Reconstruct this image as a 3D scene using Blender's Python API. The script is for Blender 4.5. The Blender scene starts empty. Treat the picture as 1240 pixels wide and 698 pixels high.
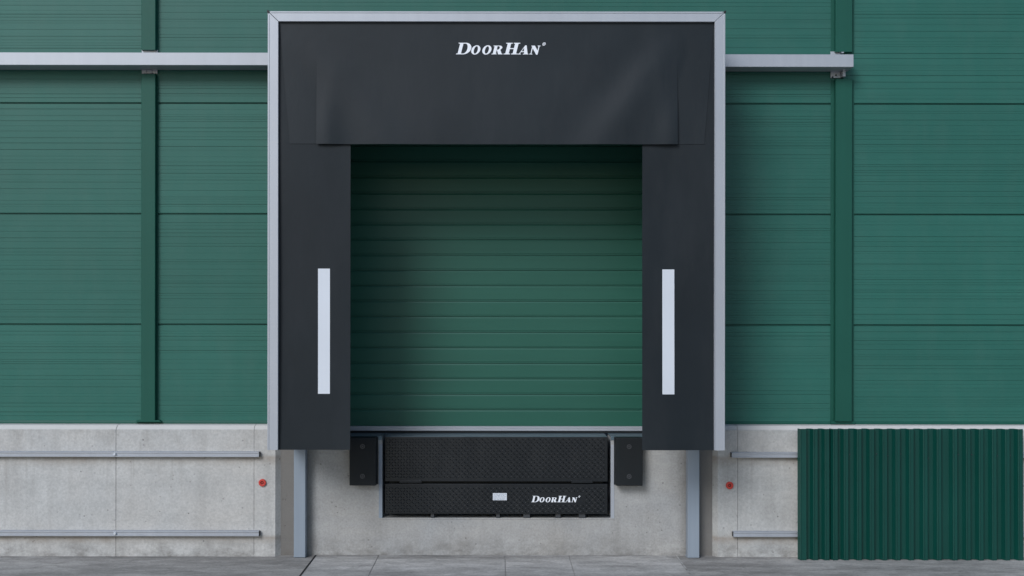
import bpy, math, random
from mathutils import Vector
from mathutils.geometry import tessellate_polygon

R = math.radians
random.seed(7)
C = bpy.data.collections.new('loading_bay')
bpy.context.scene.collection.children.link(C)

# ------------------------------------------------------------------ survey
CAM_D, CAM_H, F = 10.0, 2.142, 1335.0       # metres to the cladding, eye height, focal length in photo pixels
def sx(px, y=0.0): return (px - 603.0) * (CAM_D + y) / F
def sz(py, y=0.0): return CAM_H - (py - 385.0) * (CAM_D + y) / F

# ------------------------------------------------------------------ mesh builder
class MB:
    def __init__(s): s.v, s.f = [], []
    def add(s, vs, fs):
        n = len(s.v); s.v += [tuple(p) for p in vs]; s.f += [tuple(i + n for i in q) for q in fs]
        return s
    def box(s, x0, x1, y0, y1, z0, z1):
        return s.add([(x0,y0,z0),(x1,y0,z0),(x1,y1,z0),(x0,y1,z0),(x0,y0,z1),(x1,y0,z1),(x1,y1,z1),(x0,y1,z1)],
                     [(3,2,1,0),(4,5,6,7),(0,1,5,4),(1,2,6,5),(2,3,7,6),(3,0,4,7)])
    def prism(s, poly, a, b, axis):
        """closed polygon (2D) extruded between a and b along axis"""
        put = {'x': lambda p, t: (t, p[0], p[1]), 'y': lambda p, t: (p[0], t, p[1]), 'z': lambda p, t: (p[0], p[1], t)}[axis]
        n = len(poly)
        vs = [put(p, a) for p in poly] + [put(p, b) for p in poly]
        fs = [(i, (i+1) % n, n + (i+1) % n, n + i) for i in range(n)]
        tris = tessellate_polygon([[Vector((p[0], p[1], 0)) for p in poly]])
        fs += [tuple(t) for t in tris] + [tuple(n + k for k in reversed(t)) for t in tris]
        return s.add(vs, fs)
    def strip(s, prof, x0, x1):
        """open (y,z) profile swept along x: a thin sheet surface"""
        vs = [(x0, y, z) for y, z in prof] + [(x1, y, z) for y, z in prof]
        n = len(prof)
        return s.add(vs, [(i, n+i, n+i+1, i+1) for i in range(n-1)])
    def disc(s, cx, y0, y1, cz, r, n=20, r2=None):
        r2 = r if r2 is None else r2
        vs = [(cx + r*math.cos(2*math.pi*k/n), y1, cz + r*math.sin(2*math.pi*k/n)) for k in range(n)]
        vs += [(cx + r2*math.cos(2*math.pi*k/n), y0, cz + r2*math.sin(2*math.pi*k/n)) for k in range(n)]
        return s.add(vs, [(k, (k+1) % n, n+(k+1) % n, n+k) for k in range(n)] + [tuple(range(n, 2*n)), tuple(range(n-1, -1, -1))])
    def ring(s, cx, y0, y1, cz, ri, ro, n=24):
        vs = []
        for (r, y) in ((ro, y1), (ro, y0), (ri, y0), (ri, y1)):
            vs += [(cx + r*math.cos(2*math.pi*k/n), y, cz + r*math.sin(2*math.pi*k/n)) for k in range(n)]
        fs = []
        for q in range(3):
            fs += [(q*n+k, q*n+(k+1) % n, (q+1)*n+(k+1) % n, (q+1)*n+k) for k in range(n)]
        return s.add(vs, fs)
    def build(s, name, mat, parent=None, bevel=0.0, smooth=False, fix=True):
        me = bpy.data.meshes.new(name)
        off = parent.location if parent is not None and parent.get('root') else (0, 0, 0)
        base = parent
        o3 = (0, 0, 0)
        while base is not None:
            o3 = (o3[0]+base.location[0], o3[1]+base.location[1], o3[2]+base.location[2]); base = base.parent
        me.from_pydata([(p[0]-o3[0], p[1]-o3[1], p[2]-o3[2]) for p in s.v], [], s.f)
        me.update()
        if fix:
            import bmesh
            bm = bmesh.new(); bm.from_mesh(me); bmesh.ops.recalc_face_normals(bm, faces=bm.faces); bm.to_mesh(me); bm.free()
        me.materials.append(mat)
        if smooth:
            for p in me.polygons: p.use_smooth = True
        o = bpy.data.objects.new(name, me); C.objects.link(o)
        if parent is not None: o.parent = parent
        if bevel:
            b = o.modifiers.new('edge', 'BEVEL'); b.width = bevel; b.segments = 2; b.limit_method = 'ANGLE'; b.angle_limit = R(35)
        return o

def thing(name, loc, label, cat, group=None):
    o = bpy.data.objects.new(name, None); C.objects.link(o); o.location = loc; o.empty_display_size = .2
    return tag(o, label, cat, group)
def tag(o, label, cat, group=None):
    o['label'] = label; o['category'] = cat
    if group: o['group'] = group
    return o
def dup(root, loc, label):
    def cp(o, par):
        c = o.copy(); C.objects.link(c)
        if par is not None: c.parent = par
        for ch in list(o.children): cp(ch, c)
        return c
    c = cp(root, None); c.location = loc; c['label'] = label
    return c

# ------------------------------------------------------------------ materials
def new_mat(name):
    m = bpy.data.materials.new(name); m.use_nodes = True
    nt = m.node_tree; nt.nodes.clear()
    out = nt.nodes.new('ShaderNodeOutputMaterial'); b = nt.nodes.new('ShaderNodeBsdfPrincipled')
    nt.links.new(b.outputs[0], out.inputs[0])
    return m, nt, b
class NT:
    """small node-writing helper"""
    def __init__(s, nt):
        s.nt = nt
        s.geo = nt.nodes.new('ShaderNodeNewGeometry').outputs['Position']
    def link(s, a, b):
        if hasattr(a, 'is_linked'): s.nt.links.new(a, b)
        else: b.default_value = a
    def vec(s, scale, loc=(0, 0, 0)):
        m = s.nt.nodes.new('ShaderNodeMapping'); s.link(s.geo, m.inputs[0]); m.inputs['Scale'].default_value = scale; m.inputs['Location'].default_value = loc
        return m.outputs[0]
    def noise(s, v, scale=1.0, detail=5.0, rough=.55, dist=0.0):
        n = s.nt.nodes.new('ShaderNodeTexNoise'); s.link(v, n.inputs['Vector']); n.inputs['Scale'].default_value = scale
        n.inputs['Detail'].default_value = detail; n.inputs['Roughness'].default_value = rough; n.inputs['Distortion'].default_value = dist
        return n.outputs['Fac']
    def voro(s, v, scale):
        n = s.nt.nodes.new('ShaderNodeTexVoronoi'); s.link(v, n.inputs['Vector']); n.inputs['Scale'].default_value = scale
        return n.outputs['Distance']
    def ramp(s, v, a, b, lo=0.0, hi=1.0):
        n = s.nt.nodes.new('ShaderNodeMapRange'); s.link(v, n.inputs[0])
        for i, k in enumerate((a, b, lo, hi)): n.inputs[i+1].default_value = k
        return n.outputs[0]
    def math(s, op, a, b=0.0):
        n = s.nt.nodes.new('ShaderNodeMath'); n.operation = op; s.link(a, n.inputs[0]); s.link(b, n.inputs[1])
        return n.outputs[0]
    def mix(s, f, a, b, mode='MIX'):
        n = s.nt.nodes.new('ShaderNodeMix'); n.data_type = 'RGBA'; n.blend_type = mode
        s.link(f, n.inputs[0])
        s.link(a if hasattr(a, 'is_linked') else (*a, 1), n.inputs[6]); s.link(b if hasattr(b, 'is_linked') else (*b, 1), n.inputs[7])
        return n.outputs[2]
    def axis(s, k):
        n = s.nt.nodes.new('ShaderNodeSeparateXYZ'); s.link(s.geo, n.inputs[0]); return n.outputs[k]
    def rand(s):
        return s.nt.nodes.new('ShaderNodeObjectInfo').outputs['Random']
    def bump(s, h, strength, dist, bsdf):
        n = s.nt.nodes.new('ShaderNodeBump'); n.inputs['Strength'].default_value = strength; n.inputs['Distance'].default_value = dist
        s.link(h, n.inputs['Height']); s.nt.links.new(n.outputs[0], bsdf.inputs['Normal'])

def concrete(name, base, warm, seed=0.0, pores=1.0, top=None):
    m, nt, b = new_mat(name); q = NT(nt)
    big = q.noise(q.vec((1.1, 1.1, 1.5), (seed, seed, 0)), 1.0, 4, .6, .4)
    mid = q.noise(q.vec((4, 4, 5), (seed, 0, 3)), 1.0, 6, .65, .2)
    fine = q.noise(q.vec((55, 55, 55)), 1.0, 4, .7)
    streak = q.noise(q.vec((7, 7, .55), (seed, 2, 0)), 1.0, 4, .6)
    band = q.noise(q.vec((.25, .25, 5.5), (seed, 7, 1)), 1.0, 2, .5)
    col = q.mix(q.ramp(big, .35, .7), base, warm)
    col = q.mix(1.0, col, q.mix(q.ramp(mid, .3, .7), (.88, .88, .88), (1.07, 1.07, 1.07)), 'MULTIPLY')
    col = q.mix(q.ramp(streak, .50, .78, 0, .42), col, tuple(c*.60 for c in warm))
    col = q.mix(q.ramp(band, .52, .7, 0, .22), col, tuple(c*.72 for c in base))
    col = q.mix(1.0, col, q.mix(q.ramp(fine, .25, .75), (.80, .80, .80), (1.14, 1.14, 1.14)), 'MULTIPLY')
    # air holes left by the formwork
    vv = q.voro(q.vec((1, 1, 1), (seed, 0, 0)), 22.0)
    sel = q.ramp(q.noise(q.vec((9, 9, 9), (3, seed, 1)), 1.0, 2), .55, .66)
    pore = q.math('MULTIPLY', q.ramp(vv, .12, .20, 1, 0), sel)
    col = q.mix(q.math('MULTIPLY', pore, .7*pores), col, tuple(c*.28 for c in warm))
    # splash dirt near the ground and run-off under the coping
    z = q.axis(2)
    dirt = q.math('MULTIPLY', q.ramp(z, 0.0, .22, 1, 0), q.ramp(q.noise(q.vec((6, 6, 9), (seed, 1, 0)), 1.0, 5, .7), .42, .68))
    col = q.mix(q.math('MULTIPLY', dirt, .75), col, (.13, .12, .105))
    if top:
        rn = q.math('MULTIPLY', q.math('MULTIPLY', q.ramp(z, top-.33, top-.03, 0, 1), q.ramp(z, top-.02, top, 1, 0)), q.ramp(q.noise(q.vec((9, 9, 2.2), (seed, 4, 0)), 1.0, 6, .75, .3), .50, .72))
        col = q.mix(q.math('MULTIPLY', rn, .42), col, (.20, .175, .145))
    if top:      # rust-brown grime that gathers on the wall right under the steel rails
        gn = q.noise(q.vec((3.5, 3.5, 3), (seed, 8, 2)), 1.0, 5, .7)
        for (za, zb_) in ((.80, .885), (.10, .165)):
            band_ = q.math('MULTIPLY', q.ramp(z, za, zb_, 0, 1), q.ramp(z, zb_+.004, zb_+.03, 1, 0))
            col = q.mix(q.math('MULTIPLY', q.math('MULTIPLY', band_, q.ramp(gn, .36, .66, .25, 1)), .72), col, (.25, .20, .15))
        run = q.math('MULTIPLY', q.ramp(q.noise(q.vec((16, 16, .35), (seed, 3, 1)), 1.0, 3, .6), .58, .74), q.math('MULTIPLY', q.ramp(z, .35, .86), q.ramp(z, .87, .90, 1, 0)))
        col = q.mix(q.math('MULTIPLY', run, .42), col, (.24, .22, .19))
    else:        # colour turns darker brown towards both ends of the recess
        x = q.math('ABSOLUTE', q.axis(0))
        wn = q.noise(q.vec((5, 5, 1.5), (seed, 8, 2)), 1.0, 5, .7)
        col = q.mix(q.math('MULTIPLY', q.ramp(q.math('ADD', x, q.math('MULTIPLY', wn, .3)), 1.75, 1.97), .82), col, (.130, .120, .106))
    if top: col = q.mix(q.ramp(z, top-.014, top-.006, 0, .7), col, (.62, .60, .57))     # ledge mixed paler than the wall below it
    nt.links.new(col, b.inputs['Base Color'])
    b.inputs['Roughness'].default_value = .88
    h = q.math('SUBTRACT', q.math('ADD', q.math('MULTIPLY', fine, .35), q.math('MULTIPLY', mid, .9)), q.math('MULTIPLY', pore, 1.2))
    q.bump(h, .55, .004, b)
    return m

def painted(name, base, rough=.42, var=.10, streaky=True, spec=.5, metal=0.0, coat=0.0, objvar=.10, dust=0.0):
    m, nt, b = new_mat(name); q = NT(nt)
    a = q.noise(q.vec((.8, .8, 1.2)), 1.0, 4, .6)
    st = q.noise(q.vec((.5, .5, 24) if streaky == 'h' else (14, 14, .5)), 1.0, 5, .65)
    fine = q.noise(q.vec((90, 90, 90)), 1.0, 3, .6)
    col = q.mix(q.ramp(a, .3, .7), tuple(c*(1-var) for c in base), tuple(min(1, c*(1+var)) for c in base))
    if streaky:
        col = q.mix(q.ramp(st, .35, .75, 0, .9), col, tuple(c*(1-1.6*var) for c in base))
    if objvar:
        col = q.mix(1.0, col, q.mix(q.rand(), (1-objvar,)*3, (1+objvar,)*3), 'MULTIPLY')
    if dust:
        d = q.ramp(q.noise(q.vec((5, 5, 2)), 1.0, 6, .7), .45, .75, 0, dust)
        col = q.mix(d, col, (.30, .29, .27))
    nt.links.new(col, b.inputs['Base Color'])
    nt.links.new(q.ramp(q.math('ADD', a, q.math('MULTIPLY', fine, .4)), .4, 1.0, rough*.88, rough*1.15), b.inputs['Roughness'])
    b.inputs['Specular IOR Level'].default_value = spec; b.inputs['Metallic'].default_value = metal
    q.bump(q.math('ADD', q.math('MULTIPLY', a, .8), q.math('MULTIPLY', fine, .04)), .25, .006, b)
    return m

def fabric(name, base, rough=.5, spec=.45):
    m, nt, b = new_mat(name); q = NT(nt)
    a = q.noise(q.vec((1.6, 1.6, 1.1)), 1.0, 5, .6, .3)
    w = q.noise(q.vec((420, 420, 420)), 1.0, 2, .5)
    dust = q.noise(q.vec((3, 3, .8), (4, 0, 2)), 1.0, 6, .7)
    col = q.mix(q.ramp(a, .3, .7), tuple(c*.88 for c in base), tuple(c*1.12 for c in base))
    col = q.mix(q.ramp(dust, .45, .8, 0, .16), col, (.07, .072, .075))
    nt.links.new(col, b.inputs['Base Color'])
    nt.links.new(q.ramp(dust, .3, .7, rough*.9, rough*1.2), b.inputs['Roughness'])
    b.inputs['Specular IOR Level'].default_value = spec
    q.bump(q.math('ADD', q.math('MULTIPLY', a, 1.0), q.math('MULTIPLY', w, .03)), .35, .012, b)
    return m

M = {}
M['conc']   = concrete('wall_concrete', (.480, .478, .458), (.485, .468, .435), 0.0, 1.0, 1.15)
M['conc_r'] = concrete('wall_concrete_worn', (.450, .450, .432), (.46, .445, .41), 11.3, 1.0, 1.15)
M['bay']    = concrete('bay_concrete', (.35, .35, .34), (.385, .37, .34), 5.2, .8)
M['clad']   = painted('green_cladding', (.029, .126, .097), .42, .075, 'h', .26, objvar=.06, dust=.035)
M['strip']  = painted('green_cover_strip', (.015, .088, .062), .48, .06, True, .22, objvar=.04)
M['sheet']  = painted('dark_green_sheet', (.0050, .055, .042), .34, .10, True, .36, objvar=0)
M['door']   = painted('green_door', (.024, .106, .074), .42, .06, 'h', .30, objvar=0)
M['galv']   = painted('galvanised_steel', (.40, .42, .45), .44, .06, True, .5, .35, objvar=.04)
M['alu']    = painted('aluminium_profile', (.40, .42, .45), .40, .04, True, .5, .25, objvar=.03)
M['post']   = painted('grey_painted_steel', (.25, .29, .335), .45, .06, True, .45, objvar=.02, dust=.10)
M['blue_steel'] = painted('blue_grey_steel', (.10, .15, .18), .38, .12, 'h', .5, .3, objvar=0, dust=.10)
M['pvc']    = fabric('charcoal_pvc', (.0095, .0140, .0175), .55, .24)
M['pvc_head'] = fabric('charcoal_pvc_head', (.0106, .0156, .0196), .50, .26)
M['rubber'] = fabric('black_rubber', (.0085, .011, .0125), .6, .25)
M['black']  = painted('black_steel', (.008, .010, .012), .36, .15, False, .38, objvar=0, dust=.03)
M['dim']  = painted('dull_steel', (.06, .063, .068), .40, .15, False, .5, .4, objvar=0)
M['white_metal'] = painted('zinc_bolt', (.62, .64, .67), .35, .04, False, .5, .3, objvar=0)
M['white']  = painted('white_vinyl', (.80, .82, .85), .5, .02, False, .4, objvar=0)
M['reflect'] = painted('reflective_tape', (.62, .65, .69), .45, .03, False, .5, objvar=.01)
M['plate_ink'] = painted('printed_grey', (.35, .38, .42), .5, .02, False, .4, objvar=0)
M['red']    = painted('red_plastic', (.48, .045, .03), .45, .08, False, .45, objvar=0)
M['red_dark'] = painted('dark_red_plastic', (.16, .018, .015), .5, .08, False, .4, objvar=0)
M['seal']   = fabric('joint_sealant', (.015, .015, .016), .7, .3)

def ground_mat(name, base, seed, streak_amt=.5):
    m, nt, b = new_mat(name); q = NT(nt)
    big = q.noise(q.vec((.55, 1.6, 1), (seed, 0, 0)), 1.0, 5, .6, .6)
    stain = q.noise(q.vec((.9, 4.5, 1), (seed, 5, 0)), 1.0, 6, .65, .5)
    fine = q.noise(q.vec((38, 55, 55)), 1.0, 6, .8)
    grit = q.voro(q.vec((1, 1, 1)), 95.0)
    col = q.mix(q.ramp(big, .32, .68), tuple(c*.72 for c in base), tuple(c*1.2 for c in base))
    col = q.mix(q.ramp(stain,   .46, .62, 0, streak_amt), col, tuple(c*.45 for c in base))
    col = q.mix(q.ramp(q.noise(q.vec((1.3, 6, 1), (seed+9, 2, 0)), 1.0, 5, .7), .56, .70, 0, .5), col, tuple(c*1.45 for c in base))
    col = q.mix(1.0, col, q.mix(q.ramp(fine, .25, .75), (.62, .62, .62), (1.32, 1.32, 1.32)), 'MULTIPLY')
    col = q.mix(q.ramp(grit, .05, .18, .35, 0), col, tuple(c*.5 for c in base))
    med = q.noise(q.vec((4.5, 11, 1), (seed, 3, 7)), 1.0, 6, .72, .8)
    col = q.mix(1.0, col, q.mix(q.ramp(med, .30, .70), (.68, .68, .67), (1.25, 1.25, 1.25)), 'MULTIPLY')
    # damp, dirty line where the yard meets the wall
    y = q.axis(1)
    dirt = q.math('MULTIPLY', q.ramp(y, -.26, -.10, 0, 1), q.ramp(q.noise(q.vec((2.5, 9, 1), (seed, 1, 4)), 1.0, 5, .7), .36, .6))
    col = q.mix(q.math('MULTIPLY', dirt, .6), col, (.055, .052, .048))
    nt.links.new(col, b.inputs['Base Color'])
    nt.links.new(q.ramp(stain, .4, .7, .85, .62), b.inputs['Roughness'])
    q.bump(q.math('ADD', fine, q.math('MULTIPLY', big, .8)), .5, .004, b)
    return m
M['yard'] = ground_mat('yard_surface', (.37, .355, .33), 0.0)
M['apron'] = ground_mat('apron_concrete', (.45, .435, .41), 21.0, .4)

# ------------------------------------------------------------------ ground
g = MB(); S = 400.0
g.add([(-S, -S, 0), (S, -S, 0), (S, S, 0), (-S, S, 0)], [(0, 1, 2, 3)])
o = g.build('ground', M['yard']); o['kind'] = 'structure'
ap = MB(); xs = [-1.633, -1.07, .065, .64, 1.598]
for a, b_ in zip(xs[:-1], xs[1:]):
    for (y0, y1) in ((-3.4, -.071), (-6.8, -3.408)):
        e = .003
        ap.add([(a+e, y0, .004), (b_-e, y0, .004), (b_-e, y1, .004), (a+e, y1, .004)], [(0, 1, 2, 3)])
o = ap.build('pavement', M['apron']); o['kind'] = 'structure'
sj = MB()
sj.add([(-1.643, -6.8, .006), (-1.627, -6.8, .006), (-1.627, -.09, .006), (-1.643, -.09, .006)], [(0, 1, 2, 3)])
o = sj.build('pavement_joint', M['seal']); o['kind'] = 'structure'
sj = MB()
sj.add([(1.598, -6.8, .006), (1.613, -6.8, .006), (1.613, -.09, .006), (1.598, -.09, .006)], [(0, 1, 2, 3)])
o = sj.build('pavement_joint', M['conc']); o['kind'] = 'structure'

# ------------------------------------------------------------------ clad wall
rows = [1.183, 2.075, 3.078, 4.082, 5.085, 6.088]
XL, XR = sx(179.4, -.05), sx(1021.8, -.05)
OPX, OPZ = 1.52, 3.92
wall = thing('clad_wall', (0, .05, 1.183), 'green metal clad warehouse wall with fine horizontal ribs behind the dock', 'wall')
def panel(x0, x1, z0, z1, seed):
    rng = random.Random(seed); prof = [(.10, z0+.004), (.012, z0+.004), (.012, z0+.009), (0, z0+.012)]
    z = z0 + rng.uniform(.045, .07)
    while z < z1 - .045:
        d = rng.choice((.001, .0015, .002, .003, .004)); w = rng.choice((.0012, .0018, .0022, .0028))
        prof += [(0, z-w), (d, z-w+.0004), (d, z+w-.0004), (0, z+w)]
        z += rng.choice((.020, .027, .034, .047, .060))
    prof += [(0, z1-.010), (.012, z1-.007), (.012, z1-.001), (.10, z1-.001)]
    m = MB(); m.strip(prof, x0, x1)
    n = len(prof)
    m.box(x0, x1, .098, .11, z0, z1)
    m.build('cladding_panel', M['clad'], wall, fix=False)
for i in range(5):
    z0, z1 = rows[i], rows[i+1]
    panel(-9, XL-.006, z0, z1, i); panel(XR+.006, 9, z0, z1, 40+i)
    if z1 <= OPZ + .3 and z0 < OPZ:
        if z1 < OPZ:
            panel(XL+.006, -OPX, z0, z1, 20+i); panel(OPX, XR-.006, z0, z1, 30+i)
        else:
            panel(XL+.006, -OPX, z0, z1, 20+i); panel(OPX, XR-.006, z0, z1, 30+i); panel(-OPX, OPX, OPZ, z1, 60+i)
    else:
        panel(XL+.006, XR-.006, z0, z1, 20+i)
bk = MB()
bk.box(-9, -OPX-.1, .112, .30, 1.0, 6.09); bk.box(OPX+.1, 9, .112, .30, 1.0, 6.09); bk.box(-OPX-.1, OPX+.1, .112, .30, OPZ+.1, 6.09)
bk.build('wall_core', M['black'], wall)
jm = MB(); jm.box(-OPX-.09, -OPX+.002, .004, .17, 1.085, OPZ); jm.build('door_jamb', M['black'], wall)
jm = MB(); jm.box(OPX-.002, OPX+.09, .004, .17, 1.085, OPZ); jm.build('door_jamb', M['black'], wall)
jm = MB(); jm.box(-OPX-.09, OPX+.09, .006, .17, OPZ-.002, OPZ+.09); jm.build('lintel', M['black'], wall)
fl = MB(); fl.box(-9, 9, -.06, .32, 6.09, 6.16); fl.build('roof_flashing', M['strip'], wall, .004)
# base trim sits on the concrete ledge
for (x0, x1) in ((-9, -1.93), (1.93, 9)):
    t = MB(); t.prism([(-.004, 1.206), (-.012, 1.190), (-.012, 1.180), (.09, 1.180), (.09, 1.206)], x0, x1, 'x')
    t.build('base_trim', M['strip'], wall)
def cover(cx, z0, z1, foot, tall=False):
    h, fw, d = (.064, .010, .052) if cx < 0 else (.0755, .030, .052)
    poly = [(cx-h-fw, .01), (cx-h-fw, -.004), (cx-h-.003, -.004), (cx-h, -d+.004), (cx-h+.004, -d), (cx+h-.004, -d), (cx+h, -d+.004), (cx+h+.003, -.004), (cx+h+fw, -.004), (cx+h+fw, .01)]
    m = MB(); m.prism(poly, z0, z1, 'z')
    m.build('cover_strip', M['strip'], wall)
    if foot:
        f = MB(); f.prism([(cx-.118, 1.200), (cx-.100, 1.214), (cx+.100, 1.214), (cx+.118, 1.200)], -.054, -.013, 'y') if cx < 0 else f.box(cx-.11, cx+.11, -.03, -.006, 1.186, 1.210)
        f.build('strip_foot', M['strip'], wall)
cover(XL, sz(509.5, -.05), sz(90.5, -.05), True); cover(XL, sz(61, -.05), 6.085, False)
cover(XR, sz(510, -.05), sz(95.5, -.05), True); cover(XR, sz(62.5, -.05), 6.085, False)

# ------------------------------------------------------------------ concrete walls either side
def conc_wall(segs, label, mat, wedge):
    cx = (segs[0][0] + segs[-1][1]) / 2
    w = thing('concrete_wall', (cx, 0, 0), label, 'wall')
    F0 = -.12
    prof = [(F0, -.05), (F0, 1.134), (F0+.002, 1.138), (F0+.040, 1.171), (F0+.046, 1.1725), (-.002, 1.179), (.09, 1.179), (.09, -.05)]
    for (a, b_) in segs:
        m = MB(); m.prism(prof, a, b_, 'x')
        if wedge and b_ == wedge[0]: m.prism([(b_-.002, F0+.0005), (b_, F0+.0005), (b_+.042, F0+.052), (b_-.002, F0+.052)], -.05, 1.145, 'z')
        if wedge and a == wedge[0]: m.prism([(a+.002, F0+.0005), (a, F0+.0005), (a-.042, F0+.052), (a+.002, F0+.052)], -.05, 1.145, 'z')
        m.build('wall_panel', mat, w, .0015)
    k = MB(); k.box(segs[0][0]+.05, segs[-1][1]-.05, -.095, .08, -.05, 1.10); k.build('seam_filler', M['bay'], w)
    return w
Y0 = -.12
xa, xb, xc = sx(140.6, Y0), sx(307.8, Y0), sx(333.6, Y0)
conc_wall([(-9, xa-.002), (xa+.002, xb-.0015), (xb+.0015, xc)], 'pale grey cast concrete wall with two steel rails left of the loading bay', M['conc'], (xc,))
xd, xe = sx(869.6, Y0), sx(893.5, Y0)
conc_wall([(xd, xe-.0015), (xe+.0015, 9)], 'stained grey concrete wall behind the dark green ribbed sheet, right of the bay', M['conc_r'], (xd,))

# ------------------------------------------------------------------ dock wall with leveller pit
YD, FZ = -.07, 1.075
PX0, PX1, PZ = sx(463, YD), sx(740, YD), sz(627.5, YD)
dw = thing('dock_wall', (0, 0, 0), 'recessed grey concrete dock front with a pit for the black leveller', 'wall')
m = MB()
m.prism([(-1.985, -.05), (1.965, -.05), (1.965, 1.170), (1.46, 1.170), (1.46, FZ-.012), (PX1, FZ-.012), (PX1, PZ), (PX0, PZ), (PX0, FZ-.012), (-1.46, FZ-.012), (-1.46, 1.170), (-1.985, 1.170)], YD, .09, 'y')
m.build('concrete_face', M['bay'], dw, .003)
m = MB()    # the pit and the dock floor behind the face
m.box(PX0-.2, PX0-.001, .092, 2.2, -.05, FZ-.013); m.box(PX1+.001, PX1+.2, .092, 2.2, -.05, FZ-.013); m.box(PX0-.2, PX1+.2, 2.2, 2.4, -.05, FZ-.013)
m.box(PX0-.001, PX1+.001, .092, 2.2, PZ-.2, PZ-.003); m.box(-2.2, PX0-.2, .40, 2.4, .9, FZ-.013); m.box(PX1+.2, 2.2, .40, 2.4, .9, FZ-.013)
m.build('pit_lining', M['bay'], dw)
for (x0, x1) in ((-1.455, PX0), (PX1, 1.455)):
    m = MB(); m.box(x0, x1, YD-.004, .40, FZ-.011, FZ); m.box(x0, x1, YD-.004, YD-.0005, FZ-.035, FZ-.011)
    m.build('steel_coping', M['blue_steel'], dw, .0015)
for (x0, x1) in ((PX0-.030, PX0+.002), (PX1-.002, PX1+.030)):
    m = MB(); m.box(x0, x1, YD-.004, YD+.004, PZ-.002, FZ-.075)
    m.box(x0 if x0 > 0 else x1-.006, x0+.006 if x0 > 0 else x1, YD+.004, .085, PZ-.002, FZ-.036)
    m.build('edge_angle', M['post'] if x0 < 0 else M['galv'], dw, .0015)
m = MB(); m.box(PX0-.03, PX1+.03, YD-.004, YD+.006, PZ-.012, PZ-.002); m.build('edge_angle', M['bay'], dw, .0015)

# ------------------------------------------------------------------ lettering
def arc(cx, cz, rx, rz, a0, a1, n=18):
    return [(cx + rx*math.cos(R(a0+(a1-a0)*k/n)), cz + rz*math.sin(R(a0+(a1-a0)*k/n))) for k in range(n+1)]
GL = {
 'D': ([(0,0)] + arc(.62,.5,.58,.5,-90,90) + [(0,1),(0,.94),(.13,.92),(.13,.08),(0,.06)], [(.42,.07)] + arc(.60,.5,.27,.43,-90,90) + [(.42,.93)]),
 'O': (arc(.39,.38,.39,.405,0,342,19), [(p[0], p[1]) for p in arc(.39,.38,.165,.325,0,342,19)]),
 'R': ([(0,0),(.44,0),(.44,.05),(.36,.06),(.36,.34),(.40,.34),(.58,0),(.95,0),(.95,.05),(.87,.06),(.68,.385)] + arc(.47,.575,.33,.185,-38,90,12) + [(0,.76),(0,.71),(.10,.70),(.10,.06),(0,.05)], [(.36,.405),(.44,.405)] + arc(.45,.56,.13,.145,-80,80,10) + [(.36,.705)]),
 'H': ([(0,0),(.56,0),(.56,.06),(.44,.08),(.44,.46),(.78,.46),(.78,.08),(.66,.06),(.66,0),(1.22,0),(1.22,.06),(1.08,.08),(1.08,.92),(1.22,.94),(1.22,1),(.66,1),(.66,.94),(.78,.92),(.78,.54),(.44,.54),(.44,.92),(.56,.94),(.56,1),(0,1),(0,.94),(.14,.92),(.14,.08),(0,.06)], None),
 'A': ([(0,0),(.26,0),(.26,.05),(.17,.06),(.23,.20),(.50,.20),(.53,.06),(.44,.05),(.44,0),(.92,0),(.92,.05),(.84,.06),(.58,.78),(.46,.78),(.10,.06),(0,.05)], [(.27,.27),(.48,.27),(.41,.56)]),
 'N': ([(0,0),(.26,0),(.26,.05),(.17,.06),(.17,.52),(.60,-.02),(.72,-.02),(.72,.70),(.80,.71),(.80,.76),(.54,.76),(.54,.71),(.63,.70),(.63,.34),(.30,.76),(0,.76),(0,.71),(.09,.68),(.09,.06),(0,.05)], None),
 'o': (arc(.14,.14,.14,.14,0,342,19), arc(.14,.14,.095,.095,0,342,19)),
 'r': ([(.09,.08),(.12,.08),(.12,.12),(.14,.12),(.16,.08),(.20,.08),(.17,.13),(.19,.16),(.18,.20),(.09,.20)], None),
}
LAY = [('D',0,0),('O',1.24,0),('O',2.20,0),('R',3.08,0),('H',4.12,0),('A',5.36,0),('N',6.36,0),('o',7.28,.76),('r',7.28,.76)]
def logo(name, x, z, h, yfun, parent):
    mb = MB()
    for ch, ox, oz in LAY:
        outer, hole = GL[ch]
        loops = [[Vector((p[0], p[1], 0)) for p in outer]] + ([[Vector((p[0], p[1], 0)) for p in hole]] if hole else [])
        pts = list(outer) + (list(hole) if hole else [])
        tris = tessellate_polygon(loops)
        vs = []
        for (a, b_) in pts:
            b2 = b_ + oz; X = x + h*(a + ox + .25*b2); Z = z + h*b2
            vs.append((X, yfun(X, Z), Z))
        mb.add(vs, [tuple(t) for t in tris])
    o = mb.build(name, M['white'], parent, fix=False)
    return o

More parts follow.
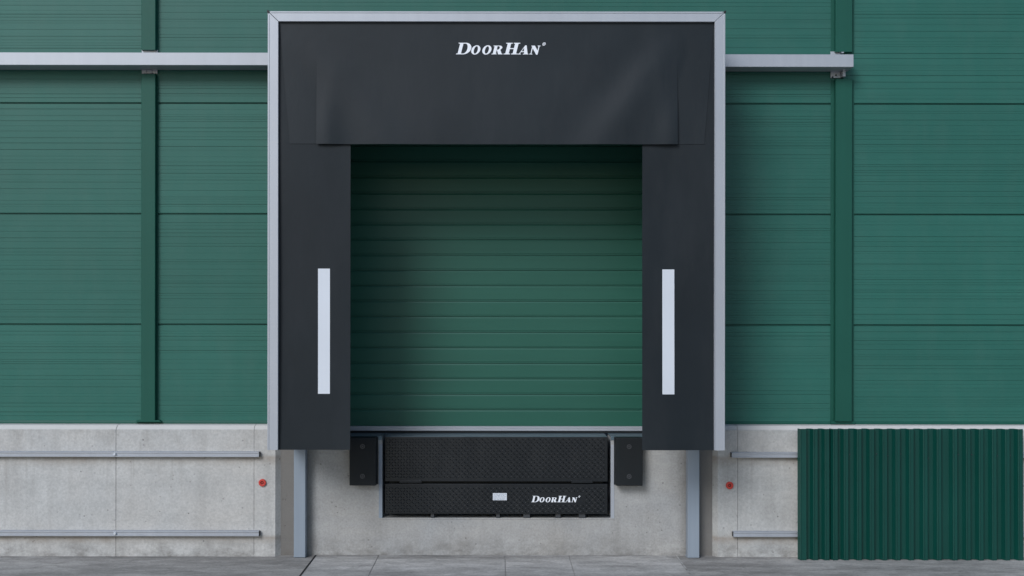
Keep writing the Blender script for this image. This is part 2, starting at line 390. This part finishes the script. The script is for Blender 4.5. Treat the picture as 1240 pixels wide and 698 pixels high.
# ------------------------------------------------------------------ dock leveller
YL = -.100
lv = thing('dock_leveler', (0, -.06, .34), 'black steel dock leveller with tread pattern plates set into the concrete pit', 'dock leveler')
LX0, LX1 = sx(466.5, YL), sx(736, YL)
def tread(mb, x0, x1, z0, z1, y, skip=()):
    p = .026; k = 0; z = z0 + .014
    while z < z1 - .010:
        x = x0 + .014 + (p/2 if 0 else 0); j = 0
        while x < x1 - .010:
            if not any(a < x < b_ and c < z < d for a, b_, c, d in skip):
                s = 1 if (j + k) % 2 else -1; L, W = .0145, .0048
                dx, dz = .7071*L, .7071*L*s; nx, nz = -.7071*W*s, .7071*W
                H = .005; mb.add([(x-dx, y, z-dz), (x+nx, y, z+nz), (x+dx, y, z+dz), (x-nx, y, z-nz), (x-dx*.5, y-H, z-dz*.5), (x+dx*.5, y-H, z+dz*.5)],
                       [(0, 4, 5, 2, 1), (0, 3, 2, 5, 4)] if s > 0 else [(0, 1, 2, 5, 4), (0, 4, 5, 2, 3)])
            x += p; j += 1
        z += p; k += 1
    return mb
lz0, lz1 = sz(583.3, YL), FZ - .003
m = MB(); m.box(LX0, LX1, YL, YL+.02, lz0, lz1); lip = m.build('lip', M['black'], lv, .003)
tread(MB(), LX0, LX1, lz0+.025, lz1-.01, YL-.0002).build('tread_pattern', M['black'], lip, fix=False)
m = MB(); m.box(LX0+.002, LX1-.002, YL+.021, 2.0, FZ-.012, FZ-.001); m.build('platform', M['blue_steel'], lv, .002)
for (a, b_) in ((484, 511), (692, 718)):
    m = MB(); m.box(sx(a, YL), sx(b_, YL), YL-.008, YL+.01, lz0-.012, lz0+.014); m.build('hinge_lug', M['black'], lv, .003)
YT = -.092; tz0, tz1 = sz(622.5, YT), sz(586.2, YT)
m = MB(); m.box(LX0, LX1, YT, YT+.015, tz0, tz1); toe = m.build('toe_guard', M['black'], lv, .003)
lgx, lgz, lgh = sx(643.5, YT), sz(608.2, YT), 58.0/7.62*9.9/F
npx0, npx1, npz0, npz1 = sx(597, YT), sx(614, YT), sz(606, YT), sz(597.3, YT)
tread(MB(), LX0, LX1, tz0+.006, tz1-.006, YT-.0002, [(lgx-.02, lgx+.47, lgz-.015, lgz+.075), (npx0-.01, npx1+.01, npz0-.01, npz1+.01)]).build('tread_pattern', M['black'], toe, fix=False)
logo('logo', lgx, lgz, lgh, lambda X, Z: YT-.0030, toe)
m = MB(); m.box(npx0, npx1, YT-.004, YT-.0005, npz0, npz1); m.build('nameplate', M['reflect'], toe, .001)
m = MB(); rng = random.Random(3)
for k in range(5):
    zz = npz1 - .010 - k*.0115; xx = npx0 + .008
    while xx < npx1 - .02:
        L = rng.uniform(.008, .03); xe_ = min(xx+L, npx1-.008)
        m.add([(xx, YT-.0052, zz-.002), (xe_, YT-.0052, zz-.002), (xe_, YT-.0052, zz+.002), (xx, YT-.0052, zz+.002)], [(0, 1, 2, 3)]); xx += L + .006
m.build('nameplate_print', M['plate_ink'], toe, fix=False)
m = MB(); m.box(LX0+.03, LX1-.03, .02, .06, PZ+.02, FZ-.02); m.build('subframe', M['black'], lv)
for a, b_ in ((522, 526), (601, 605.5), (634, 642), (673, 679), (701, 709)):
    m = MB(); m.box(sx(a, -.07), sx(b_, -.07), YT+.02, -.02, PZ-.001, sz(621, -.07)); m.build('support_foot', M['dim'], lv, .002)

# ------------------------------------------------------------------ bumpers
def bumper_parts(root, w, h):
    x, y, z = root.location
    m = MB(); m.box(x-w/2, x+w/2, -.19, YD-.012, z, z+h); body = m.build('rubber_block', M['rubber'], root, .006)
    m = MB(); m.box(x-w/2-.008, x+w/2+.008, YD-.012, YD-.001, z-.004, z+h-.004); m.build('back_plate', M['black'], root, .001)
    for zz in (z+h*.195, z+h*.815):
        b = MB(); b.ring(x-.002, -.1965, -.188, zz, .013, .021); b.disc(x-.002, -.1945, -.188, zz, .0085, 6, .008); b.build('bolt', M['dim'], root)
bz = sz(588.5, -.19)
bl = thing('dock_bumper', ((sx(423.3,-.19)+sx(455.5,-.19))/2, YD, bz), 'black rubber dock bumper beside the left end of the tread plate leveller', 'dock bumper', 'rubber bumpers beside the leveller')
bumper_parts(bl, .236, FZ-bz)
br = dup(bl, ((sx(746.6,-.19)+sx(778.2,-.19))/2, YD, bz), 'black rubber dock bumper beside the right, lettered end of the leveller')

# ------------------------------------------------------------------ sectional door
YS = .205
dr = thing('sectional_door', (0, YS, FZ), 'closed dark green sectional door with horizontal grooves in the loading bay', 'door')
gy = [177, 196, 215.5, 235, 254, 272.5, 291, 310, 328.5, 347, 365.7, 384.5, 403.3, 422.2, 441, 459.8, 478.5, 497.3]
zb = sz(516, YS); prof = [(YS+.03, zb), (YS, zb)]
for k, py in enumerate(reversed(gy)):
    z = sz(py, YS)
    prof += [(YS, z-.0105), (YS+.0045, z+.0015), (YS+.009, z+.0022), (YS+.009, z+.0060), (YS, z+.0085), (YS, z+.0165), (YS+.004, z+.0170), (YS+.004, z+.0195), (YS, z+.0215)]
prof += [(YS, 3.97), (YS+.03, 3.97)]
m = MB(); m.strip(prof, -1.62, 1.62); m.box(-1.62, 1.62, YS+.031, YS+.06, zb, 3.97)
m.build('door_leaf', M['door'], dr, fix=False)
m = MB(); m.prism([(YS-.008, zb-.002), (YS-.012, zb-.006), (YS-.012, zb-.018), (YS-.009, zb-.020), (YS-.009, zb-.023), (YS-.012, zb-.025), (YS-.012, zb-.042), (YS-.008, zb-.046), (YS+.04, zb-.046), (YS+.04, zb-.002)], -1.515, 1.515, 'x')
m.build('bottom_rail', M['alu'], dr)
m = MB(); m.box(-1.515, 1.515, YS-.002, YS+.036, FZ-.0005, zb-.047); m.build('bottom_seal', M['rubber'], dr, .003)

# ------------------------------------------------------------------ dock shelter
YF = -.90
sh = thing('dock_shelter', (0, -.45, 1.02), 'charcoal fabric dock shelter in a pale aluminium frame around the green door', 'dock shelter')
X0, X1, XI0, XI1 = sx(324, YF), sx(877.8, YF), sx(336.6, YF), sx(865.3, YF)
ZT, ZI, ZB = sz(14.2, YF), sz(26.2, YF), sz(545.6, YF)
def fr(poly, name='frame_rail'):
    """mitred rail: front profile plus return flange"""
    m = MB(); m.prism(poly, YF, YF+.045, 'y'); return m
gap = .0022
lft = fr([(X0, ZB), (XI0, ZB), (XI0, ZI-gap), (X0, ZT-gap)]); lft.prism([(X0-.0003, ZB+.001), (X0+.013, ZB+.001), (X0+.013, ZT-.03), (X0-.0003, ZT-.012)], YF-.004, YF+.03, 'y')
lft.prism([(XI0-.007, ZB+.001), (XI0+.0003, ZB+.001), (XI0+.0003, ZI-.016), (XI0-.007, ZI-.009)], YF-.003, YF+.03, 'y')
lft.build('frame_rail', M['alu'], sh, .0015)
rgt = fr([(X1, ZB), (XI1, ZB), (XI1, ZI-gap), (X1, ZT-gap)]); rgt.prism([(X1+.0003, ZB+.001), (X1-.013, ZB+.001), (X1-.013, ZT-.03), (X1+.0003, ZT-.012)], YF-.004, YF+.03, 'y')
rgt.prism([(XI1+.007, ZB+.001), (XI1-.0003, ZB+.001), (XI1-.0003, ZI-.016), (XI1+.007, ZI-.009)], YF-.003, YF+.03, 'y')
rgt.build('frame_rail', M['alu'], sh, .0015)
tp = fr([(X0+gap, ZT), (XI0+gap, ZI), (XI1-gap, ZI), (X1-gap, ZT)])
tp.prism([(X0+.016, ZT+.0003), (X0+.029, ZT-.013), (X1-.029, ZT-.013), (X1-.016, ZT+.0003)], YF-.004, YF+.03, 'y')
tp.build('frame_rail', M['alu'], sh, .0015)
for xx in (X0, X1):
    m = MB(); s = -1 if xx < 0 else 1
    m.prism([(xx+s*.008, ZT+.002), (xx+s*.002, ZT+.010), (xx-s*.012, ZT+.004), (xx-s*.014, ZT-.006), (xx-s*.006, ZT-.016), (xx+s*.004, ZT-.012)], YF-.008, YF+.04, 'y')
    m.build('corner_cap', M['black'], sh, .002)
# side and roof skins from the frame back to the wall
m = MB(); m.box(X0+.012, X0+.020, YF+.046, -.125, ZB+.003, ZT-.012); m.box(X0+.012, X0+.020, -.125, -.002, 1.215, ZT-.012); m.build('side_skin', M['pvc'], sh)
m = MB(); m.box(X1-.020, X1-.012, YF+.046, -.125, ZB+.003, ZT-.012); m.box(X1-.020, X1-.012, -.125, -.002, 1.215, ZT-.012); m.build('side_skin', M['pvc'], sh)
m = MB(); m.box(X0+.012, X1-.012, YF+.046, -.002, ZT-.012, ZT-.004); m.build('roof_skin', M['pvc'], sh)
m = MB()
for xx in (X0+.03, X1-.07): m.box(xx, xx+.04, YF+.05, YF+.09, ZB+.01, ZT-.02)
m.box(X0+.07, X1-.07, YF+.05, YF+.09, ZT-.06, ZT-.02)
m.build('rear_bar', M['black'], sh)
# side curtains (slightly wavy cloth sheets with thickness)
YC = YF + .034
def cloth(name, nu, nv, fn, mat, parent, th=.003):
    vs = [fn(i/nu, j/nv) for j in range(nv+1) for i in range(nu+1)]
    fs = [(j*(nu+1)+i, j*(nu+1)+i+1, (j+1)*(nu+1)+i+1, (j+1)*(nu+1)+i) for j in range(nv) for i in range(nu)]
    mb = MB(); mb.add(vs, fs); o = mb.build(name, mat, parent, smooth=True, fix=False)
    s = o.modifiers.new('thick', 'SOLIDIFY'); s.thickness = th; s.offset = 0
    e = o.modifiers.new('crisp', 'EDGE_SPLIT'); e.split_angle = R(40)
    return o
def side_y(x, z):
    return YC + .0045*math.sin(2.1*z + 1.7*x) + .0045*math.sin(7.3*x + 1.1*z) - .004*math.exp(-((z-1.05)/.12)**2)
CX0, CX1 = sx(424.3, YC), sx(777.6, YC)
def side(xa_, xb_):
    def fn(u, v):
        x = xa_ + (xb_-xa_)*u; z = ZI + .012 + (ZB-.0005-ZI-.012)*v
        return (x, side_y(x, z), z)
    return fn
cl = cloth('side_curtain', 16, 90, side(XI0-.02, CX0), M['pvc'], sh)
cr = cloth('side_curtain', 16, 90, side(CX1, XI1+.02), M['pvc'], sh)
def tape(par, a, b_, t, bt):
    m = MB(); n = 24; xa_, xb_ = sx(a, YC), sx(b_, YC)
    za, zb_ = sz(bt, YC), sz(t, YC)
    vs = []
    for k in range(n+1):
        z = za + (zb_-za)*k/n; y0 = min(side_y(xa_, z), side_y(xb_, z))
        vs += [(xa_, side_y(xa_, z)-.0034, z), (xb_, side_y(xb_, z)-.0034, z)]
    m.add(vs, [(2*k, 2*k+1, 2*k+3, 2*k+2) for k in range(n)])
    o = m.build('reflective_strip', M['reflect'], par, fix=False)
tape(cl, 385.2, 399.6, 325.8, 477.3); tape(cr, 802, 816.6, 326.3, 477.5)
# head curtain: one cloth with a slit near each end
YH = YC - .007
HX0, HX1 = sx(383.3, YH), sx(819.8, YH); HZ = sz(174.8, YH-.02); SL = sz(67, YH)
def sstep(t): t = max(0, min(1, t)); return t*t*(3-2*t)
def head_y(x, z, center):
    v = max(0, min(1, (ZI - z)/(ZI - HZ))); u = (x-(HX0+HX1)/2)/((HX1-HX0)/2)
    d = .007*math.sin(2.2*x+.6)*v + .005*math.sin(3.7*x-2.2*z)*v
    d += .015*math.exp(-((u-(1.02-.42*v))/.13)**2)*sstep(v*2.2)*sstep((1.25-v)*1.6)      # drag folds from the corners
    d += .011*math.exp(-((u+(1.10-.48*v))/.15)**2)*sstep(v*2.2)
    d -= .010*math.exp(-((u-(.88-.50*v))/.16)**2)*sstep(v*1.6)
    if center:
        w = sstep((SL - z)/(SL - HZ))
        d += w*(.014 + .014*sstep((abs(u)-.72)/.28))
        d += w*.010*math.exp(-((u+.94)/.06)**2) - w*.003*math.exp(-((u+.82)/.07)**2)
        d += w*.009*math.exp(-((u-.97)/.06)**2) - w*.003*math.exp(-((u-.84)/.07)**2)
    return YH - d
def flap_x(s, u, v):
    a = (XI0 + .004 + (sx(351, YH)-XI0-.004)*v) if s < 0 else HX1
    b_ = HX0 if s < 0 else (XI1 - .004 + (sx(852.5, YH)-XI1+.004)*v)
    return a + (b_-a)*u
def head_mesh():
    mb = MB(); NV, NF, NC = 64, 14, 120; idx = {}
    jslit = int(NV*(ZI+.012-SL)/(ZI+.012-HZ))
    def vert(sec, i, j):
        v = j/NV
        if j <= jslit:                       # above the slits the three lengths of cloth are one
            if sec == 0 and i == NF: sec, i = 1, 0
            if sec == 2 and i == 0: sec, i = 1, NC
        k = (sec, i, j)
        if k not in idx:
            zlow = HZ if sec == 1 else HZ + .004
            z = ZI + .012 + (zlow-ZI-.012)*v
            x = HX0 + (HX1-HX0)*i/NC if sec == 1 else flap_x(sec-1, i/NF, v)
            y = head_y(x, z, True) if sec == 1 else min(head_y(x, z, False), side_y(x, z)-.004)
            idx[k] = len(mb.v); mb.v.append((x, y, z))
        return idx[k]
    for sec, n in ((0, NF), (1, NC), (2, NF)):
        for j in range(NV):
            for i in range(n):
                mb.f.append((vert(sec, i, j), vert(sec, i+1, j), vert(sec, i+1, j+1), vert(sec, i, j+1)))
    o = mb.build('head_curtain', M['pvc_head'], sh, smooth=True, fix=False)
    t = o.modifiers.new('thick', 'SOLIDIFY'); t.thickness = .003; t.offset = 0
    e = o.modifiers.new('crisp', 'EDGE_SPLIT'); e.split_angle = R(40)
    return o
hc = head_mesh()
h2 = 104.0/7.62*9.33/F
logo('logo', sx(551.8, YH), sz(66.2, YH), h2, lambda X, Z: head_y(X, Z, True)-.0035, hc)

# ------------------------------------------------------------------ posts below the shelter
def post(x0, x1, label):
    p = thing('support_post', ((x0+x1)/2, -.13, 0), label, 'post', 'grey posts under the shelter')
    m = MB(); m.box(x0, x1, -.18, -.082, .004, 1.30); m.build('shaft', M['post'], p, .004)
    m = MB(); m.box(x0+.01, x1-.01, YF+.10, -.182, 1.12, 1.20); m.build('bracket_arm', M['post'], p, .003)
    m = MB(); m.box(x0-.006, x1+.003, -.165, -.078, .0045, .010); m.build('base_plate', M['post'], p)
    return p
post(sx(356, -.18), sx(370, -.18), 'blue grey square steel post under the left side of the shelter')
post(sx(833, -.18), sx(847.2, -.18), 'blue grey square steel post under the right side of the shelter')

# ------------------------------------------------------------------ steel beams on the cladding
YB = -.20; bz0, bz1 = sz(79.6, YB), sz(64.2, YB)
def beam(x0, x1, cx, label, dz=0.0, right=False):
    b = thing('steel_beam', ((x0+x1)/2, -.1, bz0), label, 'beam', 'galvanised beams beside the shelter')
    m = MB(); m.box(x0, x1, YB, -.006 if not right else -.012, bz0+dz, bz1+dz); m.build('box_section', M['alu'], b, .004)
    if not right:
        for k in range(3):
            m = MB(); m.box(cx-.072+k*.049, cx-.072+k*.049+.045, -.014-.002*k, -.0045, sz(90.3), bz0+.01); m.build('bracket', M['galv'], b, .002)
        m = MB(); m.box(cx-.072, cx+.075, -.016, -.0045, bz1-.01, sz(61.5)); m.build('bracket', M['galv'], b, .002)
    else:
        m = MB(); m.box(cx-.112, cx-.022, -.020, -.005, sz(94.8), sz(62.8)); m.build('bracket', M['galv'], b, .002)
        m = MB(); m.box(cx-.020, cx+.006, -.075, -.005, sz(94.6), bz0+.02); m.build('bracket', M['alu'], b, .002)
        for (xx, pz) in ((cx-.065, 91.5), (cx-.095, 94)):
            m = MB(); m.disc(xx, -.026, -.018, sz(pz), .008, 6); m.build('bolt', M['black'], b)
        m = MB(); m.disc(cx-.012, -.05, -.02, sz(64), .014, 6); m.build('bolt', M['galv'], b)
beam(-9, X0+.010, XL, 'long galvanised steel beam on the cladding left of the shelter, running out of frame')
beam(X1-.010, sx(1033.5, YB), XR, 'short galvanised steel beam with open bracket right of the shelter', -.010, True)

# ------------------------------------------------------------------ rails on the concrete
def rail(x0, x1, py0, py1, bolts, label, end):
    YR = -.168; z0, z1 = sz(py1, YR), sz(py0, YR)
    r = thing('guard_rail', ((x0+x1)/2, -.12, z0), label, 'rail', 'galvanised rails along the concrete wall')
    zm = (z1-z0)
    prof = [(-.1205, z0), (YR+.003, z0), (YR, z0+.003), (YR, z0+zm*.24), (YR+.007, z0+zm*.30), (YR+.007, z0+zm*.70), (YR, z0+zm*.76), (YR, z1-.003), (YR+.003, z1), (-.1205, z1)]
    m = MB(); m.prism(prof, x0, x1, 'x'); m.build('channel', M['galv'], r)
    m = MB()
    if end > 0: m.box(x1+.0003, x1+.007, YR+.006, -.124, z0+.004, z1-.004)
    else: m.box(x0-.006, x0-.0003, YR+.006, -.124, z0+.004, z1-.004)
    m.build('end_cap', M['black'], r, .002)
    for bx in bolts:
        m = MB(); m.disc(bx, YR-.012, YR+.008, (z0+z1)/2, .017, 10, .010); m.build('bolt', M['white_metal'], r)
    return r
rail(-9, sx(313.5, -.168), 547.6, 554.2, [sx(139, -.168), sx(-230, -.168)], 'upper galvanised rail on the pale concrete wall left of the bay', 1)
rail(-9, sx(313.5, -.168), 643.6, 650.2, [sx(139.5, -.168), sx(-230, -.168)], 'lower galvanised rail near the ground on the left concrete wall', 1)
rail(sx(886.5, -.168), 9, 547.8, 554.4, [sx(1330, -.168)], 'upper galvanised rail running behind the dark green ribbed sheet', -1)
rail(sx(888.6, -.168), 9, 643.8, 650.4, [sx(1330, -.168)], 'lower galvanised rail near the ground behind the ribbed sheet', -1)

# ------------------------------------------------------------------ red caps
def cap(px, py, label):
    x, z = sx(px, -.125), sz(py, -.125)
    c = thing('wall_cap', (x, -.12, z), label, 'cap', 'red caps on the concrete')
    m = MB(); m.ring(x, -.138, -.1195, z, .015, .033); m.build('rim', M['red'], c, .003)
    m = MB(); m.disc(x, -.130, -.1195, z, .0155, 18); m.build('recess', M['red_dark'], c)
    m = MB(); m.disc(x, -.137, -.129, z, .007, 12, .005); m.build('pin', M['red'], c)
cap(318, 585, 'round red plastic cap on the pale concrete left of the bay')
cap(883.6, 587.7, 'round red plastic cap on the concrete between bay and green sheet')

# ------------------------------------------------------------------ ribbed sheet leaning on the wall
YG = -.205
gs = thing('ribbed_sheet', (sx(1101, YG), YG, 0), 'dark green vertically ribbed metal sheet standing against the right concrete wall', 'metal sheet')
edges = [967, 983.5, 997.4, 1007.6, 1020.4, 1036.3, 1051.6, 1067.2, 1082.8, 1099.3, 1116, 1132.5, 1151.8, 1167.7, 1183.3, 1199.2, 1215, 1230.4]
k = (CAM_D+YG)/F; prof = []
x_l, x_r = sx(966, YG), sx(1236.4, YG)
dep = .040; prof.append((x_l, YG))
def bead(x):
    return [(x + .006 - .006*math.cos(R(a)), YG - dep - .006*math.sin(R(a))) for a in (0, 25, 50, 75, 100, 125, 150, 180)]
for e in edges:
    x = sx(e, YG)
    if e == 967: prof += bead(x+.004) + [(x+.058, YG-dep), (x+.070, YG)]; continue
    prof += [(x-.020, YG), (x-.004, YG-dep+.004)] + bead(x-.003) + [(x+.036, YG-dep), (x+.040, YG-dep+.003), (x+.050, YG)]
prof = [p for p in prof if p[0] < x_r]
prof.append((x_r, prof[-1][1]))
zt, zb2 = sz(519.2, YG-dep), .003
n = len(prof)
m = MB()
lean = .010
vs = []
for zz, dy in ((zb2, -lean), ((zt+zb2)/2, -lean/2), (zt, 0)):
    vs += [(p[0], p[1]+dy, zz) for p in prof]
m.add(vs, [(r*n+i, r*n+i+1, (r+1)*n+i+1, (r+1)*n+i) for r in range(2) for i in range(n-1)])
o = m.build('sheet', M['sheet'], gs, fix=False)
s = o.modifiers.new('thick', 'SOLIDIFY'); s.thickness = .0015; s.offset = 1
rng = random.Random(12)
for e in edges[1:]:
    if rng.random() < .85:
        x = sx(e, YG) - .052 + rng.uniform(-.015, .012); zz = sz(553 + rng.uniform(-4, 1.5), YG)
        m = MB(); m.disc(x, YG-.011, YG+.001, zz, .006, 8, .005); m.build('screw', M['dim'], gs)

# ------------------------------------------------------------------ light, sky, camera
sc = bpy.context.scene
SUN_EL, SUN_AZ = 33.0, -30.0        # azimuth measured from straight behind the camera; negative is to the left
el, az = R(SUN_EL), R(SUN_AZ)
to_sun = Vector((math.sin(az)*math.cos(el), -math.cos(az)*math.cos(el), math.sin(el)))
ld = bpy.data.lights.new('sun', 'SUN'); ld.energy = 1.6; ld.angle = R(24); ld.color = (1.0, .985, .97)
lo = bpy.data.objects.new('sun', ld); C.objects.link(lo); lo.rotation_euler = to_sun.to_track_quat('Z', 'Y').to_euler()
w = bpy.data.worlds.new('World'); sc.world = w; w.use_nodes = True
nt = w.node_tree; nt.nodes.clear()
sky = nt.nodes.new('ShaderNodeTexSky'); sky.sky_type = 'NISHITA'; sky.sun_disc = False
sky.sun_elevation = el; sky.sun_rotation = math.atan2(to_sun.x, to_sun.y)
sky.dust_density = 1.6; sky.air_density = 1.15; sky.ozone_density = 1.2
bg = nt.nodes.new('ShaderNodeBackground'); bg.inputs['Strength'].default_value = .09
ow = nt.nodes.new('ShaderNodeOutputWorld'); nt.links.new(sky.outputs[0], bg.inputs[0]); nt.links.new(bg.outputs[0], ow.inputs[0])
cd = bpy.data.cameras.new('camera'); cam = bpy.data.objects.new('camera', cd); C.objects.link(cam)
cam.location = (0, -CAM_D, CAM_H); cam.rotation_euler = (R(90), R(-.06), 0)
cd.sensor_fit = 'HORIZONTAL'; cd.sensor_width = 36.0; cd.lens = F/1240.0*36.0
cd.shift_x = 17.0/1240.0; cd.shift_y = 36.0/1240.0; cd.clip_end = 1500
sc.camera = cam
vs_ = sc.view_settings; vs_.view_transform = 'Standard'; vs_.look = 'None'; vs_.gamma = 1.0; vs_.use_curve_mapping = False
vs_.exposure = 0.25
vs_.use_white_balance = True; vs_.white_balance_temperature = 5900; vs_.white_balance_tint = 10
